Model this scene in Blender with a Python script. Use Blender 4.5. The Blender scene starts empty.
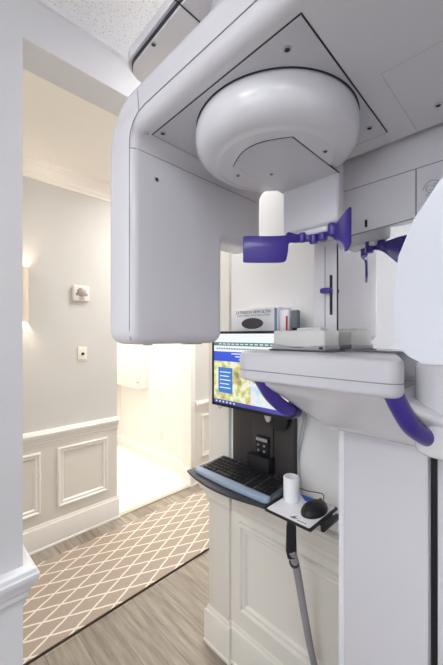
import bpy, bmesh, math, random
from mathutils import Vector, Matrix
random.seed(7)
PI = math.pi
S = bpy.context.scene
COL = S.collection

# ------------------------------------------------------------------ materials
MATS = {}
def mat(name, col, rough=0.5, metal=0.0, coat=0.0, emit=None, estr=0.0, bump=0.0, bscale=200, var=0.0, vscale=6, alpha=1.0, ior=1.45):
    if name in MATS: return MATS[name]
    m = bpy.data.materials.new(name); m.use_nodes = True
    nt = m.node_tree; b = nt.nodes['Principled BSDF']
    b.inputs['Base Color'].default_value = (*col, 1)
    b.inputs['Roughness'].default_value = rough
    b.inputs['Metallic'].default_value = metal
    b.inputs['IOR'].default_value = ior
    b.inputs['Coat Weight'].default_value = coat
    b.inputs['Coat Roughness'].default_value = 0.08
    b.inputs['Alpha'].default_value = alpha
    if emit:
        b.inputs['Emission Color'].default_value = (*emit, 1)
        b.inputs['Emission Strength'].default_value = estr
    tc = nt.nodes.new('ShaderNodeTexCoord')
    if var:
        n = nt.nodes.new('ShaderNodeTexNoise'); n.inputs['Scale'].default_value = vscale; n.inputs['Detail'].default_value = 4
        r = nt.nodes.new('ShaderNodeMixRGB'); r.blend_type = 'MIX'
        r.inputs[1].default_value = (*[c*(1-var) for c in col], 1); r.inputs[2].default_value = (*[min(1, c*(1+var)) for c in col], 1)
        nt.links.new(tc.outputs['Object'], n.inputs['Vector']); nt.links.new(n.outputs['Fac'], r.inputs[0])
        nt.links.new(r.outputs[0], b.inputs['Base Color'])
    if bump:
        n = nt.nodes.new('ShaderNodeTexNoise'); n.inputs['Scale'].default_value = bscale
        bp = nt.nodes.new('ShaderNodeBump'); bp.inputs['Strength'].default_value = bump; bp.inputs['Distance'].default_value = 0.002
        nt.links.new(tc.outputs['Object'], n.inputs['Vector']); nt.links.new(n.outputs['Fac'], bp.inputs['Height'])
        nt.links.new(bp.outputs[0], b.inputs['Normal'])
    MATS[name] = m
    return m

def srgb(r, g, b):
    f = lambda c: ((c/255+0.055)/1.055)**2.4 if c > 10 else c/255/12.92
    return (f(r), f(g), f(b))

M_wall = mat('wall_paint_cool', srgb(219, 219, 221), 0.55, bump=0.12, bscale=350, var=0.01)
M_wallwhite = mat('wall_paint_white', srgb(236, 236, 236), 0.5, bump=0.1, bscale=350, var=0.01)
M_brightwall = mat('wall_paint_cream', srgb(240, 237, 231), 0.55, bump=0.1, bscale=350, var=0.01)
M_hall = mat('wall_paint_hall', srgb(208, 207, 203), 0.55, bump=0.12, bscale=350, var=0.01)
M_trim = mat('trim_paint', srgb(236, 234, 229), 0.3, var=0.01)
M_wains = mat('wainscot_paint', srgb(222, 219, 211), 0.38, var=0.01)
M_trimcool = mat('trim_paint_cool', srgb(232, 233, 236), 0.3, var=0.01)
M_shellc = mat('hall_ceiling_paint', srgb(248, 244, 236), 0.6, bump=0.1, bscale=300, var=0.01)
M_white = mat('machine_white_gloss', srgb(224, 223, 227), 0.2, coat=0.35, var=0.006)
M_arm = mat('machine_arm_white', srgb(220, 218, 222), 0.24, coat=0.3, var=0.006)
M_tube = mat('tube_cover_grey', srgb(204, 207, 214), 0.26, coat=0.2, var=0.006)
M_grey = mat('machine_light_grey', srgb(207, 206, 211), 0.28, coat=0.2, var=0.006)
M_seam = mat('seam_dark', srgb(52, 50, 60), 0.7, var=0.05)
M_softseam = mat('seam_soft', srgb(142, 141, 150), 0.7, var=0.05)
M_black = mat('black_plastic', srgb(26, 26, 30), 0.4, bump=0.1, var=0.1)
M_key = mat('key_plastic', srgb(30, 30, 34), 0.35, var=0.1)
M_case = mat('keyboard_case', srgb(88, 92, 100), 0.4, var=0.05)
M_darkmetal = mat('dark_powder_metal', srgb(70, 66, 66), 0.45, metal=0.2, bump=0.15, bscale=500, var=0.04)
M_tray = mat('tray_dark', srgb(52, 52, 58), 0.42, bump=0.1, var=0.05)
M_metal = mat('brushed_metal', srgb(190, 190, 190), 0.3, metal=0.9, var=0.05)
M_blue = mat('purple_blue_plastic', srgb(62, 46, 142), 0.28, coat=0.3, var=0.03)
M_palm = mat('palm_rest_blue', srgb(152, 169, 190), 0.5, var=0.03)
M_paper = mat('white_paper', srgb(243, 244, 248), 0.5, var=0.01)
M_paperblue = mat('paper_blue', srgb(40, 100, 210), 0.5, var=0.03)
M_ink = mat('ink_grey', srgb(80, 82, 90), 0.6, var=0.05)
M_inkblue = mat('ink_blue', srgb(120, 140, 185), 0.6, var=0.05)
M_red = mat('ink_red', srgb(190, 40, 45), 0.5, var=0.05)
M_greycap = mat('grey_cap', srgb(112, 120, 130), 0.4, var=0.03)
M_box = mat('storage_box_grey', srgb(214, 213, 210), 0.4, var=0.02)
M_boxdark = mat('storage_box_base', srgb(170, 172, 172), 0.45, var=0.02)
M_lime = mat('lime_dot', srgb(190, 200, 110), 0.4, var=0.05)
M_mirror = mat('mirror_glass', (0.93, 0.93, 0.92), 0.015, metal=1.0, var=0.004)
M_sleeve = mat('cable_sleeve', srgb(150, 150, 156), 0.6, bump=0.6, bscale=400, var=0.2, vscale=180)
M_ivory = mat('ivory_plastic', srgb(240, 236, 224), 0.4, var=0.02)
M_strobe = mat('strobe_white', srgb(238, 228, 220), 0.4, var=0.02)
M_clear = mat('strobe_lens', srgb(170, 160, 160), 0.15, var=0.1)
M_sconce = mat('sconce_cover', srgb(222, 208, 188), 0.5, var=0.03)
M_addlight = mat('added_light', (0.9, 0.9, 0.9), 0.5, emit=(0.95, 0.965, 1.0), estr=7.5)  # for the two ceiling panels added behind the camera
M_addwarm = mat('added_light_warm', (0.9, 0.9, 0.9), 0.5, emit=(1.0, 0.95, 0.905), estr=24.0)  # for the added hall ceiling lights, none in view
M_sconcelamp = mat('sconce_lamp', (0.9, 0.9, 0.9), 0.5, emit=(1.0, 0.86, 0.70), estr=330.0)
M_addspot = mat('added_light_spot', (0.9, 0.9, 0.9), 0.5, emit=(1.0, 0.98, 0.96), estr=15.0)  # added lamp hidden by the machine, brightens the workstation wall
M_addroom = mat('added_light_bright', (0.9, 0.9, 0.9), 0.5, emit=(1.0, 0.97, 0.93), estr=7.5)  # added unseen lamp that floods the room across the hall
M_addglow = mat('added_window_light', (0.9, 0.9, 0.9), 0.5, emit=(0.9, 0.94, 1.0), estr=1.6)  # glowing panel of the added window, lights the machine room from behind
M_emblem = mat('emblem_grey', srgb(178, 180, 188), 0.4, var=0.02)
M_whitefloor = mat('pale_tile', srgb(240, 238, 230), 0.35, var=0.02)
M_strip = mat('threshold', srgb(190, 178, 158), 0.4, var=0.05)

def mat_ceiling():
    m = bpy.data.materials.new('acoustic_tile'); m.use_nodes = True; nt = m.node_tree; b = nt.nodes['Principled BSDF']
    b.inputs['Roughness'].default_value = 0.9
    tc = nt.nodes.new('ShaderNodeTexCoord')
    v = nt.nodes.new('ShaderNodeTexNoise'); v.inputs['Scale'].default_value = 170; v.inputs['Detail'].default_value = 2
    r = nt.nodes.new('ShaderNodeValToRGB')
    r.color_ramp.elements[0].position = 0.30; r.color_ramp.elements[0].color = (*srgb(190, 192, 198), 1)
    r.color_ramp.elements[1].position = 0.43; r.color_ramp.elements[1].color = (*srgb(240, 241, 243), 1)
    bp = nt.nodes.new('ShaderNodeBump'); bp.inputs['Strength'].default_value = 0.4; bp.inputs['Distance'].default_value = 0.003
    nt.links.new(tc.outputs['Object'], v.inputs['Vector']); nt.links.new(v.outputs['Fac'], r.inputs[0])
    nt.links.new(r.outputs[0], b.inputs['Base Color']); nt.links.new(r.outputs[0], bp.inputs['Height']); nt.links.new(bp.outputs[0], b.inputs['Normal'])
    return m
M_ceil = mat_ceiling()

def mat_planks():
    m = bpy.data.materials.new('plank_floor'); m.use_nodes = True; nt = m.node_tree; b = nt.nodes['Principled BSDF']
    tc = nt.nodes.new('ShaderNodeTexCoord')
    mp = nt.nodes.new('ShaderNodeMapping'); mp.inputs['Rotation'].default_value = (0, 0, PI/2); mp.inputs['Location'].default_value = (0.3, 0.05, 0)
    nt.links.new(tc.outputs['Object'], mp.inputs['Vector'])
    br = nt.nodes.new('ShaderNodeTexBrick')
    br.inputs['Scale'].default_value = 1.0; br.inputs['Brick Width'].default_value = 1.1; br.inputs['Row Height'].default_value = 0.152
    br.inputs['Mortar Size'].default_value = 0.0012; br.inputs['Mortar Smooth'].default_value = 0.3; br.offset = 0.37
    br.inputs['Color1'].default_value = (*srgb(164, 156, 145), 1); br.inputs['Color2'].default_value = (*srgb(138, 129, 118), 1)
    br.inputs['Mortar'].default_value = (*srgb(96, 88, 80), 1)
    nt.links.new(mp.outputs[0], br.inputs['Vector'])
    mp2 = nt.nodes.new('ShaderNodeMapping'); mp2.inputs['Scale'].default_value = (26, 2.2, 1)
    nt.links.new(tc.outputs['Object'], mp2.inputs['Vector'])
    n = nt.nodes.new('ShaderNodeTexNoise'); n.inputs['Scale'].default_value = 1.6; n.inputs['Detail'].default_value = 8; n.inputs['Roughness'].default_value = 0.65
    nt.links.new(mp2.outputs[0], n.inputs['Vector'])
    r = nt.nodes.new('ShaderNodeValToRGB'); r.color_ramp.elements[0].position = 0.3; r.color_ramp.elements[0].color = (0.52, 0.5, 0.48, 1)
    r.color_ramp.elements[1].position = 0.68; r.color_ramp.elements[1].color = (1.16, 1.14, 1.12, 1)
    nt.links.new(n.outputs['Fac'], r.inputs[0])
    mx = nt.nodes.new('ShaderNodeMixRGB'); mx.blend_type = 'MULTIPLY'; mx.inputs[0].default_value = 1
    nt.links.new(br.outputs['Color'], mx.inputs[1]); nt.links.new(r.outputs[0], mx.inputs[2]); nt.links.new(mx.outputs[0], b.inputs['Base Color'])
    b.inputs['Roughness'].default_value = 0.42
    bp = nt.nodes.new('ShaderNodeBump'); bp.inputs['Strength'].default_value = 0.15; bp.inputs['Distance'].default_value = 0.002
    nt.links.new(n.outputs['Fac'], bp.inputs['Height']); nt.links.new(bp.outputs[0], b.inputs['Normal'])
    return m
M_floor = mat_planks()

RUG_P, RUG_Q, RUG_OX, RUG_OY = 0.216, 0.1045, 0.914, 0.156
def mat_rug():
    m = bpy.data.materials.new('trellis_rug'); m.use_nodes = True; nt = m.node_tree; b = nt.nodes['Principled BSDF']
    N = nt.nodes.new; L = nt.links.new
    tc = N('ShaderNodeTexCoord'); sp = N('ShaderNodeSeparateXYZ')
    # a slight wobble so the woven lines are not ruler straight
    nz = N('ShaderNodeTexNoise'); nz.inputs['Scale'].default_value = 60
    L(tc.outputs['Object'], nz.inputs['Vector'])
    L(tc.outputs['Object'], sp.inputs[0])
    def math_(op, a, b_=None, c=None):
        n = N('ShaderNodeMath'); n.operation = op
        for i, v in enumerate((a, b_, c)):
            if v is None: continue
            if isinstance(v, (int, float)): n.inputs[i].default_value = v
            else: L(v, n.inputs[i])
        return n.outputs[0]
    u = math_('DIVIDE', math_('ADD', sp.outputs[0], RUG_OX), RUG_P)
    v = math_('DIVIDE', math_('ADD', sp.outputs[1], RUG_OY), RUG_Q)
    # ogee: bend the diagonals with a sine
    w = math_('MULTIPLY', math_('SINE', math_('MULTIPLY', u, 4*PI)), 0.012)
    def line(s):
        a = math_('ADD' if s > 0 else 'SUBTRACT', u, v)
        a = math_('ADD', a, w)
        f = math_('ABSOLUTE', math_('SUBTRACT', math_('FRACT', a), 0.5))     # 0.5 on the line
        return math_('GREATER_THAN', math_('ADD', f, math_('MULTIPLY', math_('SUBTRACT', nz.outputs['Fac'], 0.5), 0.02)), 0.447)
    g = math_('MAXIMUM', line(1), line(-1))
    n2 = N('ShaderNodeTexNoise'); n2.inputs['Scale'].default_value = 260; n2.inputs['Detail'].default_value = 3
    L(tc.outputs['Object'], n2.inputs['Vector'])
    t = N('ShaderNodeMixRGB'); t.inputs[1].default_value = (*srgb(138, 124, 112), 1); t.inputs[2].default_value = (*srgb(186, 172, 158), 1)
    L(n2.outputs['Fac'], t.inputs[0])
    c = N('ShaderNodeMixRGB'); c.inputs[2].default_value = (*srgb(222, 214, 203), 1)
    L(t.outputs[0], c.inputs[1]); L(g, c.inputs[0]); L(c.outputs[0], b.inputs['Base Color'])
    b.inputs['Roughness'].default_value = 0.95
    bp = N('ShaderNodeBump'); bp.inputs['Strength'].default_value = 0.4; bp.inputs['Distance'].default_value = 0.003
    L(n2.outputs['Fac'], bp.inputs['Height']); L(bp.outputs[0], b.inputs['Normal'])
    return m
M_rug = mat_rug()
M_rugedge = mat('rug_edge', srgb(64, 52, 46), 0.9, bump=0.4, var=0.1)

def emis(name, col, s=1.0, noise=None):
    m = bpy.data.materials.new(name); m.use_nodes = True; nt = m.node_tree; b = nt.nodes['Principled BSDF']
    b.inputs['Base Color'].default_value = (0.01, 0.01, 0.01, 1); b.inputs['Roughness'].default_value = 0.3; s *= 0.84
    b.inputs['Emission Color'].default_value = (*col, 1); b.inputs['Emission Strength'].default_value = s
    if noise:
        tc = nt.nodes.new('ShaderNodeTexCoord'); n = nt.nodes.new('ShaderNodeTexNoise'); n.inputs['Scale'].default_value = noise[0]; n.inputs['Detail'].default_value = 3
        r = nt.nodes.new('ShaderNodeValToRGB')
        while len(r.color_ramp.elements) < len(noise[1]): r.color_ramp.elements.new(0.5)
        for i, cc in enumerate(noise[1]):
            r.color_ramp.elements[i].position = 0.3+0.4*i/(len(noise[1])-1); r.color_ramp.elements[i].color = (*cc, 1)
        nt.links.new(tc.outputs['Object'], n.inputs['Vector']); nt.links.new(n.outputs['Fac'], r.inputs[0]); nt.links.new(r.outputs[0], b.inputs['Emission Color'])
    return m

# ------------------------------------------------------------------ geometry helpers
class MB:
    """collects shapes into one mesh; material index per shape"""
    def __init__(s): s.bm = bmesh.new(); s.mats = []
    def mi(s, m):
        if m not in s.mats: s.mats.append(m)
        return s.mats.index(m)
    def merge(s, b, m):
        if m is not None:
            i = s.mi(m)
            for f in b.faces: f.material_index = i
        me = bpy.data.meshes.new('tmp'); b.to_mesh(me); b.free(); s.bm.from_mesh(me); bpy.data.meshes.remove(me)
    def finish(s, b, m, bev=0, seg=3, skip=None, ang=30, mtx=None):
        bmesh.ops.recalc_face_normals(b, faces=b.faces)
        if bev:
            es = []
            for e in b.edges:
                if len(e.link_faces) != 2 or not e.is_convex: continue
                if e.calc_face_angle(0) < math.radians(ang): continue
                mid = (e.verts[0].co+e.verts[1].co)/2
                if skip and skip(mid, e): continue
                es.append(e)
            bmesh.ops.bevel(b, geom=es, offset=bev, segments=seg, profile=0.5, affect='EDGES', clamp_overlap=True)
        if mtx is not None: bmesh.ops.transform(b, matrix=mtx, verts=b.verts)
        s.merge(b, m)
    def box(s, x0, x1, y0, y1, z0, z1, m=None, bev=0, seg=2, skip=None, mtx=None):
        b = bmesh.new()
        bmesh.ops.create_cube(b, size=1, matrix=Matrix.Translation(((x0+x1)/2, (y0+y1)/2, (z0+z1)/2)) @ Matrix.Diagonal((abs(x1-x0), abs(y1-y0), abs(z1-z0), 1)))
        s.finish(b, m, bev, seg, skip, mtx=mtx); return s
    def prism(s, poly, axis, a, b_, m=None, bev=0, seg=3, skip=None, mtx=None, ang=30):
        def P(p, h):
            if axis == 'z': return (p[0], p[1], h)
            if axis == 'x': return (h, p[0], p[1])
            return (p[0], h, p[1])
        b = bmesh.new()
        v0 = [b.verts.new(P(p, a)) for p in poly]; v1 = [b.verts.new(P(p, b_)) for p in poly]
        b.faces.new(v0); b.faces.new(v1[::-1]); n = len(poly)
        for i in range(n): b.faces.new((v0[i], v1[i], v1[(i+1) % n], v0[(i+1) % n]))
        s.finish(b, m, bev, seg, skip, ang, mtx); return s
    def prism_round(s, poly, axis, a, b_, m, r, lock=None, k=6, both=True):
        """extrude an outline and roll its rims over with radius r; points for which lock() is true only move sideways"""
        n = len(poly); ar = sum(poly[i][0]*poly[(i+1) % n][1]-poly[(i+1) % n][0]*poly[i][1] for i in range(n)); sg = 1 if ar > 0 else -1
        P = [Vector(p) for p in poly]
        def inset(d):
            out = []
            for i in range(n):
                e0 = (P[i]-P[i-1]).normalized(); e1 = (P[(i+1) % n]-P[i]).normalized()
                n0 = Vector((-e0.y, e0.x))*sg; n1 = Vector((-e1.y, e1.x))*sg
                if lock and lock(P[i]):
                    sd = n0 if abs(n0.x) > abs(n1.x) else n1
                    out.append(P[i]+Vector((math.copysign(d, sd.x) if abs(sd.x) > .3 else 0, 0))); continue
                q = n0+n1; q /= max(.35, q.dot(n0)); out.append(P[i]+q*d)
            return out
        dr = 1 if b_ > a else -1
        L = [(r*(1-math.sin(PI/2*i/k)), a+dr*r*(1-math.cos(PI/2*i/k))) for i in range(k+1)]
        L += [(0, b_)] if not both else [(r*(1-math.cos(PI/2*i/k)), b_-dr*r*(1-math.sin(PI/2*i/k))) for i in range(k+1)]
        def T(p, h): return (p[0], p[1], h) if axis == 'z' else ((h, p[0], p[1]) if axis == 'x' else (p[0], h, p[1]))
        b = bmesh.new(); RR = [[b.verts.new(T(p, h)) for p in inset(d)] for d, h in L]
        for A, B in zip(RR, RR[1:]):
            for j in range(n): b.faces.new((A[j], A[(j+1) % n], B[(j+1) % n], B[j]))
        b.faces.new(RR[0][::-1]); b.faces.new(RR[-1]); s.finish(b, m); return s
    def cyl(s, p, d, r, h, m=None, n=24, r2=None, bev=0):
        b = bmesh.new(); d = Vector(d).normalized()
        q = d.to_track_quat('Z', 'Y').to_matrix().to_4x4()
        bmesh.ops.create_cone(b, cap_ends=True, segments=n, radius1=r, radius2=r if r2 is None else r2, depth=h, matrix=Matrix.Translation(Vector(p)+d*h/2) @ q)
        s.finish(b, m, bev, 2, ang=60); return s
    def lathe(s, prof, c, m=None, n=64, axis=(0, 0, 1)):
        b = bmesh.new(); q = Vector(axis).to_track_quat('Z', 'Y').to_matrix()
        rings = []
        for r, z in prof:
            if r < 1e-6: rings.append([b.verts.new(Vector(c)+q @ Vector((0, 0, z)))])
            else: rings.append([b.verts.new(Vector(c)+q @ Vector((r*math.cos(2*PI*i/n), r*math.sin(2*PI*i/n), z))) for i in range(n)])
        for A, B in zip(rings, rings[1:]):
            for i in range(n):
                a0, a1 = A[i % len(A)], A[(i+1) % len(A)]; b0, b1 = B[i % len(B)], B[(i+1) % len(B)]
                vs = []
                for v in (a0, a1, b1, b0):
                    if v not in vs: vs.append(v)
                if len(vs) > 2: b.faces.new(vs)
        s.finish(b, m); return s
    def tube(s, pts, r, m=None, n=12, smooth=True, flat=1.0):
        P = [Vector(p) for p in pts]
        if smooth and len(P) > 2: P = catmull(P, 8)
        rr = r if callable(r) else (lambda t: r)
        b = bmesh.new(); rings = []; prev = None
        for i, p in enumerate(P):
            t = (P[min(i+1, len(P)-1)]-P[max(i-1, 0)]).normalized()
            if prev is None:
                up = Vector((0, 0, 1)) if abs(t.z) < 0.9 else Vector((1, 0, 0))
                x = t.cross(up).normalized()
            else: x = (prev-t*prev.dot(t)).normalized()
            y = t.cross(x); prev = x; R = rr(i/(len(P)-1))
            rings.append([b.verts.new(p+x*math.cos(2*PI*k/n)*R+y*math.sin(2*PI*k/n)*R*flat) for k in range(n)])
        for A, B in zip(rings, rings[1:]):
            for k in range(n): b.faces.new((A[k], A[(k+1) % n], B[(k+1) % n], B[k]))
        b.faces.new(rings[0][::-1]); b.faces.new(rings[-1])
        s.finish(b, m); return s
    def loft(s, rings, m=None, bev=0):
        b = bmesh.new(); R = [[b.verts.new(p) for p in r] for r in rings]; n = len(R[0])
        for A, B in zip(R, R[1:]):
            for k in range(n): b.faces.new((A[k], A[(k+1) % n], B[(k+1) % n], B[k]))
        b.faces.new(R[0][::-1]); b.faces.new(R[-1])
        s.finish(b, m); return s
    def build(s, name, m=None, parent=None, root=None, sharp=40, flat=False):
        me = bpy.data.meshes.new(name)
        org = Vector((0, 0, 0))
        if root is not None: org = root.location.copy()
        elif parent is None:
            c = [v.co for v in s.bm.verts]
            org = Vector(((min(v.x for v in c)+max(v.x for v in c))/2, (min(v.y for v in c)+max(v.y for v in c))/2, min(v.z for v in c)))
        bmesh.ops.translate(s.bm, vec=-org, verts=s.bm.verts)
        s.bm.to_mesh(me); s.bm.free()
        for mm in s.mats: me.materials.append(mm)
        if m is not None and not s.mats: me.materials.append(m)
        if not flat:
            for p in me.polygons: p.use_smooth = True
            me.set_sharp_from_angle(angle=math.radians(sharp))
        o = bpy.data.objects.new(name, me); COL.objects.link(o)
        if parent is not None: o.parent = parent
        else: o.location = org
        return o

def catmull(P, k):
    out = []
    for i in range(len(P)-1):
        p0 = P[max(i-1, 0)]; p1 = P[i]; p2 = P[i+1]; p3 = P[min(i+2, len(P)-1)]
        for j in range(k):
            t = j/k
            out.append(0.5*((2*p1)+(p2-p0)*t+(2*p0-5*p1+4*p2-p3)*t*t+(3*p1-p0-3*p2+p3)*t**3))
    out.append(P[-1]); return out

def rrect(x0, x1, y0, y1, r, n=6):
    """rounded rectangle outline; r one number or four (x0y0, x1y0, x1y1, x0y1)"""
    if isinstance(r, (int, float)): r = (r,)*4
    out = []
    for (cx, cy, a0, rr) in ((x0+r[0], y0+r[0], PI, r[0]), (x1-r[1], y0+r[1], 1.5*PI, r[1]), (x1-r[2], y1-r[2], 0, r[2]), (x0+r[3], y1-r[3], PI/2, r[3])):
        for i in range(n+1):
            a = a0+PI/2*i/n; out.append((cx+rr*math.cos(a), cy+rr*math.sin(a)))
    return out

def empty(name, loc, label, cat, group=None):
    o = bpy.data.objects.new(name, None); COL.objects.link(o); o.location = loc; o.empty_display_size = 0.05
    o['label'] = label; o['category'] = cat
    if group: o['group'] = group
    bpy.context.view_layer.update()
    return o
def tag(o, label, cat, group=None):
    o['label'] = label; o['category'] = cat
    if group: o['group'] = group
    return o
def struct(o): o['kind'] = 'structure'; return o
def part(mb, name, m, root, parent=None, sharp=40): return mb.build(name, m, parent or root, root, sharp)

def text_mesh(body, size, mtx, m, name, parent, root, extrude=0.0002, width=None):
    cu = bpy.data.curves.new('txt', 'FONT'); cu.body = body; cu.size = size; cu.align_x = 'CENTER'; cu.align_y = 'CENTER'; cu.extrude = extrude
    o = bpy.data.objects.new('txt', cu); COL.objects.link(o); bpy.context.view_layer.update()
    me = bpy.data.meshes.new_from_object(o.evaluated_get(bpy.context.evaluated_depsgraph_get())); bpy.data.objects.remove(o)
    if width:
        w = max(v.co.x for v in me.vertices)-min(v.co.x for v in me.vertices)
        for v in me.vertices: v.co.x *= width/w
    me.transform(Matrix.Translation(-root.location) @ mtx)
    me.materials.clear(); me.materials.append(m)
    r = bpy.data.objects.new(name, me); COL.objects.link(r); r.parent = parent; return r
# frames for text: facing -X (reading left->right is towards -Y)
def face_negx(x, y, z): return Matrix.Translation((x, y, z)) @ Matrix(((0, 0, -1, 0), (-1, 0, 0, 0), (0, 1, 0, 0), (0, 0, 0, 1)))

# ================================================================== THE ROOMS
CZ = 2.545; HZ = 2.69
# floor
struct(MB().box(-2.4, 5.0, -2.0, 2.5, -0.06, 0, M_floor).build('floor'))
struct(MB().box(-2.4, 5.0, 2.5, 4.4, -0.061, 0.0, M_whitefloor).build('floor_bright_room'))
struct(MB().box(1.283, 2.07, 2.485, 2.53, 0.0, 0.008, M_strip, bev=0.003).build('trim_threshold'))
# ceilings
struct(MB().box(-2.4, 1.3, -2.0, 1.12, CZ, CZ+0.05, M_ceil).build('ceiling'))
struct(MB().box(-2.4, 5.0, 1.16, 2.6, HZ, HZ+0.05, M_shellc).build('ceiling_hall'))
struct(MB().box(1.0, 3.0, 2.62, 4.4, HZ, HZ+0.05, M_wallwhite).build('ceiling_bright_room'))

# near wall with the wide opening (X 0.27 .. 1.10)
w = MB()
w.box(-2.3, 0.27, 1.12, 1.25, 0, HZ, M_wall)
w.box(0.27, 1.09, 1.12, 1.25, 2.40, HZ, M_wall)
w.box(1.09, 5.0, 1.12, 1.165, 0, HZ, M_wall)
struct(w.build('wall_near', flat=True))
# workstation wall, facing -X, and its pilaster
w = MB(); w.box(1.10, 1.20, -2.0, 1.12, 0, CZ, M_wallwhite)
struct(w.build('wall_right', flat=True))
struct(MB().box(1.084, 1.22, 1.035, 1.172, 0, CZ, M_wains, bev=0.003).build('wall_pilaster'))
struct(MB().box(-2.4, -2.3, -2.0, 1.12, 0, CZ, M_wall).build('wall_left'))
struct(MB().box(-2.3, 1.2, -2.0, -1.9, 0, CZ, M_wall).build('wall_back'))
# hall wall
w = MB()
w.box(-2.3, 1.283, 2.50, 2.62, 0, HZ, M_hall); w.box(2.07, 5.0, 2.50, 2.62, 0, HZ, M_hall); w.box(1.283, 2.07, 2.50, 2.62, 2.15, HZ, M_hall)
struct(w.build('wall_hall', flat=True))
struct(MB().box(-2.4, -2.3, 1.25, 2.62, 0, HZ, M_hall).build('wall_hall_end'))
struct(MB().box(5.0, 5.1, 1.12, 2.62, 0, HZ, M_hall).build('wall_hall_far_end'))
# bright room
struct(MB().box(2.17, 2.27, 2.62, 4.2, 0, HZ, M_brightwall).build('wall_bright_right'))
struct(MB().box(1.0, 2.27, 4.12, 4.2, 0, HZ, M_brightwall).build('wall_bright_far'))
struct(MB().box(0.9, 1.0, 2.62, 4.2, 0, HZ, M_brightwall).build('wall_bright_left'))

# mouldings: profile given as (offset from wall, z)
RAIL = [(0, .690), (.006, .690), (.008, .705), (.012, .712), (.012, .726), (.018, .733), (.020, .745), (.030, .752), (.034, .765), (.037, .772), (.037, .782), (.033, .786), (.030, .797), (.022, .802), (0, .802)]
RAILH = [(o, z+0.030) for o, z in RAIL]
BASE = [(0, 0), (.020, 0), (.020, .012), (.015, .016), (.015, .150), (.013, .158), (.008, .163), (.007, .172), (.003, .180), (0, .180)]
CROWN = [(0, 2.575), (.008, 2.575), (.012, 2.590), (.022, 2.598), (.030, 2.620), (.050, 2.640), (.062, 2.648), (.066, 2.660), (.080, 2.670), (.084, HZ), (0, HZ)]
def sweep(mb, prof, path, m):
    """path: list of (x, y, nx, ny) plan points; the offset direction (nx, ny) is already mitred"""
    b = bmesh.new()
    R = [[b.verts.new((x+nx*o, y+ny*o, z)) for o, z in prof] for x, y, nx, ny in path]; n = len(prof)
    for A, B in zip(R, R[1:]):
        for k in range(n): b.faces.new((A[k], A[(k+1) % n], B[(k+1) % n], B[k]))
    b.faces.new(R[0][::-1]); b.faces.new(R[-1])
    mb.finish(b, m)
def moulding(name, prof, path, m):
    mb = MB(); sweep(mb, prof, path, m); return struct(mb.build(name, sharp=25))
near_path = [(-2.3, 1.12, 0, -1), (0.27, 1.12, 1, -1), (0.27, 1.25, 1, 1), (-2.3, 1.25, 0, 1)]
moulding('trim_near_rail', RAIL, near_path, M_trimcool)
moulding('baseboard_near', BASE, near_path, M_trimcool)
def hall_path(a, b_, ea=False, eb=False):
    return [(a, 2.62, -1, 0)]*0+[(a, 2.5, -1 if ea else 0, -1), (b_, 2.5, 1 if eb else 0, -1)]+([(b_, 2.62, 1, 0)] if eb else [])
moulding('trim_hall_rail', RAILH, [(-2.3, 2.5, 0, -1), (1.283, 2.5, 0, -1)], M_trim)
moulding('baseboard_hall', BASE, [(-2.3, 2.5, 0, -1), (1.283, 2.5, 1, -1), (1.283, 2.62, 1, 0)], M_trim)
moulding('trim_hall_rail_far', RAILH, [(2.12, 2.5, 0, -1), (5.0, 2.5, 0, -1)], M_trim)
moulding('baseboard_hall_far', BASE, [(2.07, 2.62, -1, 0), (2.07, 2.5, -1, -1), (5.0, 2.5, 0, -1)], M_trim)
moulding('trim_crown_hall', CROWN, [(-2.3, 2.5, 0, -1), (5.0, 2.5, 0, -1)], M_shellc)
wp = [(1.10, -1.9, -1, 0), (1.10, 1.035, -1, -1), (1.084, 1.035, -1, -1), (1.084, 1.195, -1, 1), (1.22, 1.195, 0, 1)]
wp = [(1.10, -1.9, -1, 0), (1.10, 1.035, -1, 0)]
moulding('trim_right_rail', RAIL, wp, M_wains)
moulding('baseboard_right', BASE, wp, M_wains)
pp = [(1.10, 1.035, 0, -1), (1.084, 1.035, -1, -1), (1.084, 1.172, -1, 1), (1.22, 1.172, 0, 1)]
moulding('trim_pilaster_rail', RAIL, pp, M_wains)
moulding('baseboard_pilaster', BASE, pp, M_wains)
moulding('baseboard_bright_room', [(o, z*0.75) for o, z in BASE], [(2.17, 2.62, -1, 0), (2.17, 4.12, -1, -1), (1.0, 4.12, 0, -1)], M_trim)
# ceiling edge trim of the machine room
moulding('trim_ceiling_near', [(0, CZ-.012), (.012, CZ-.012), (.012, CZ-.006), (.016, CZ), (0, CZ)], [(-2.3, 1.12, 0, -1), (1.09, 1.12, 0, -1)], M_trimcool)
# wainscot backing in the hall and below the workstation
struct(MB().box(-2.3, 1.283, 2.4975, 2.5005, 0.1, 0.73, M_wains).build('trim_hall_wainscot', flat=True))
struct(MB().box(2.07, 5, 2.4975, 2.5005, 0.1, 0.73, M_wains).build('trim_hall_wainscot_far', flat=True))
struct(MB().box(1.0975, 1.1005, -1.9, 1.035, 0.1, 0.70, M_wains).build('trim_right_wainscot', flat=True))
struct(MB().box(-2.3, 0.27, 1.1175, 1.1205, 0.1, 0.70, M_trimcool).build('trim_near_wainscot', flat=True))
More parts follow.
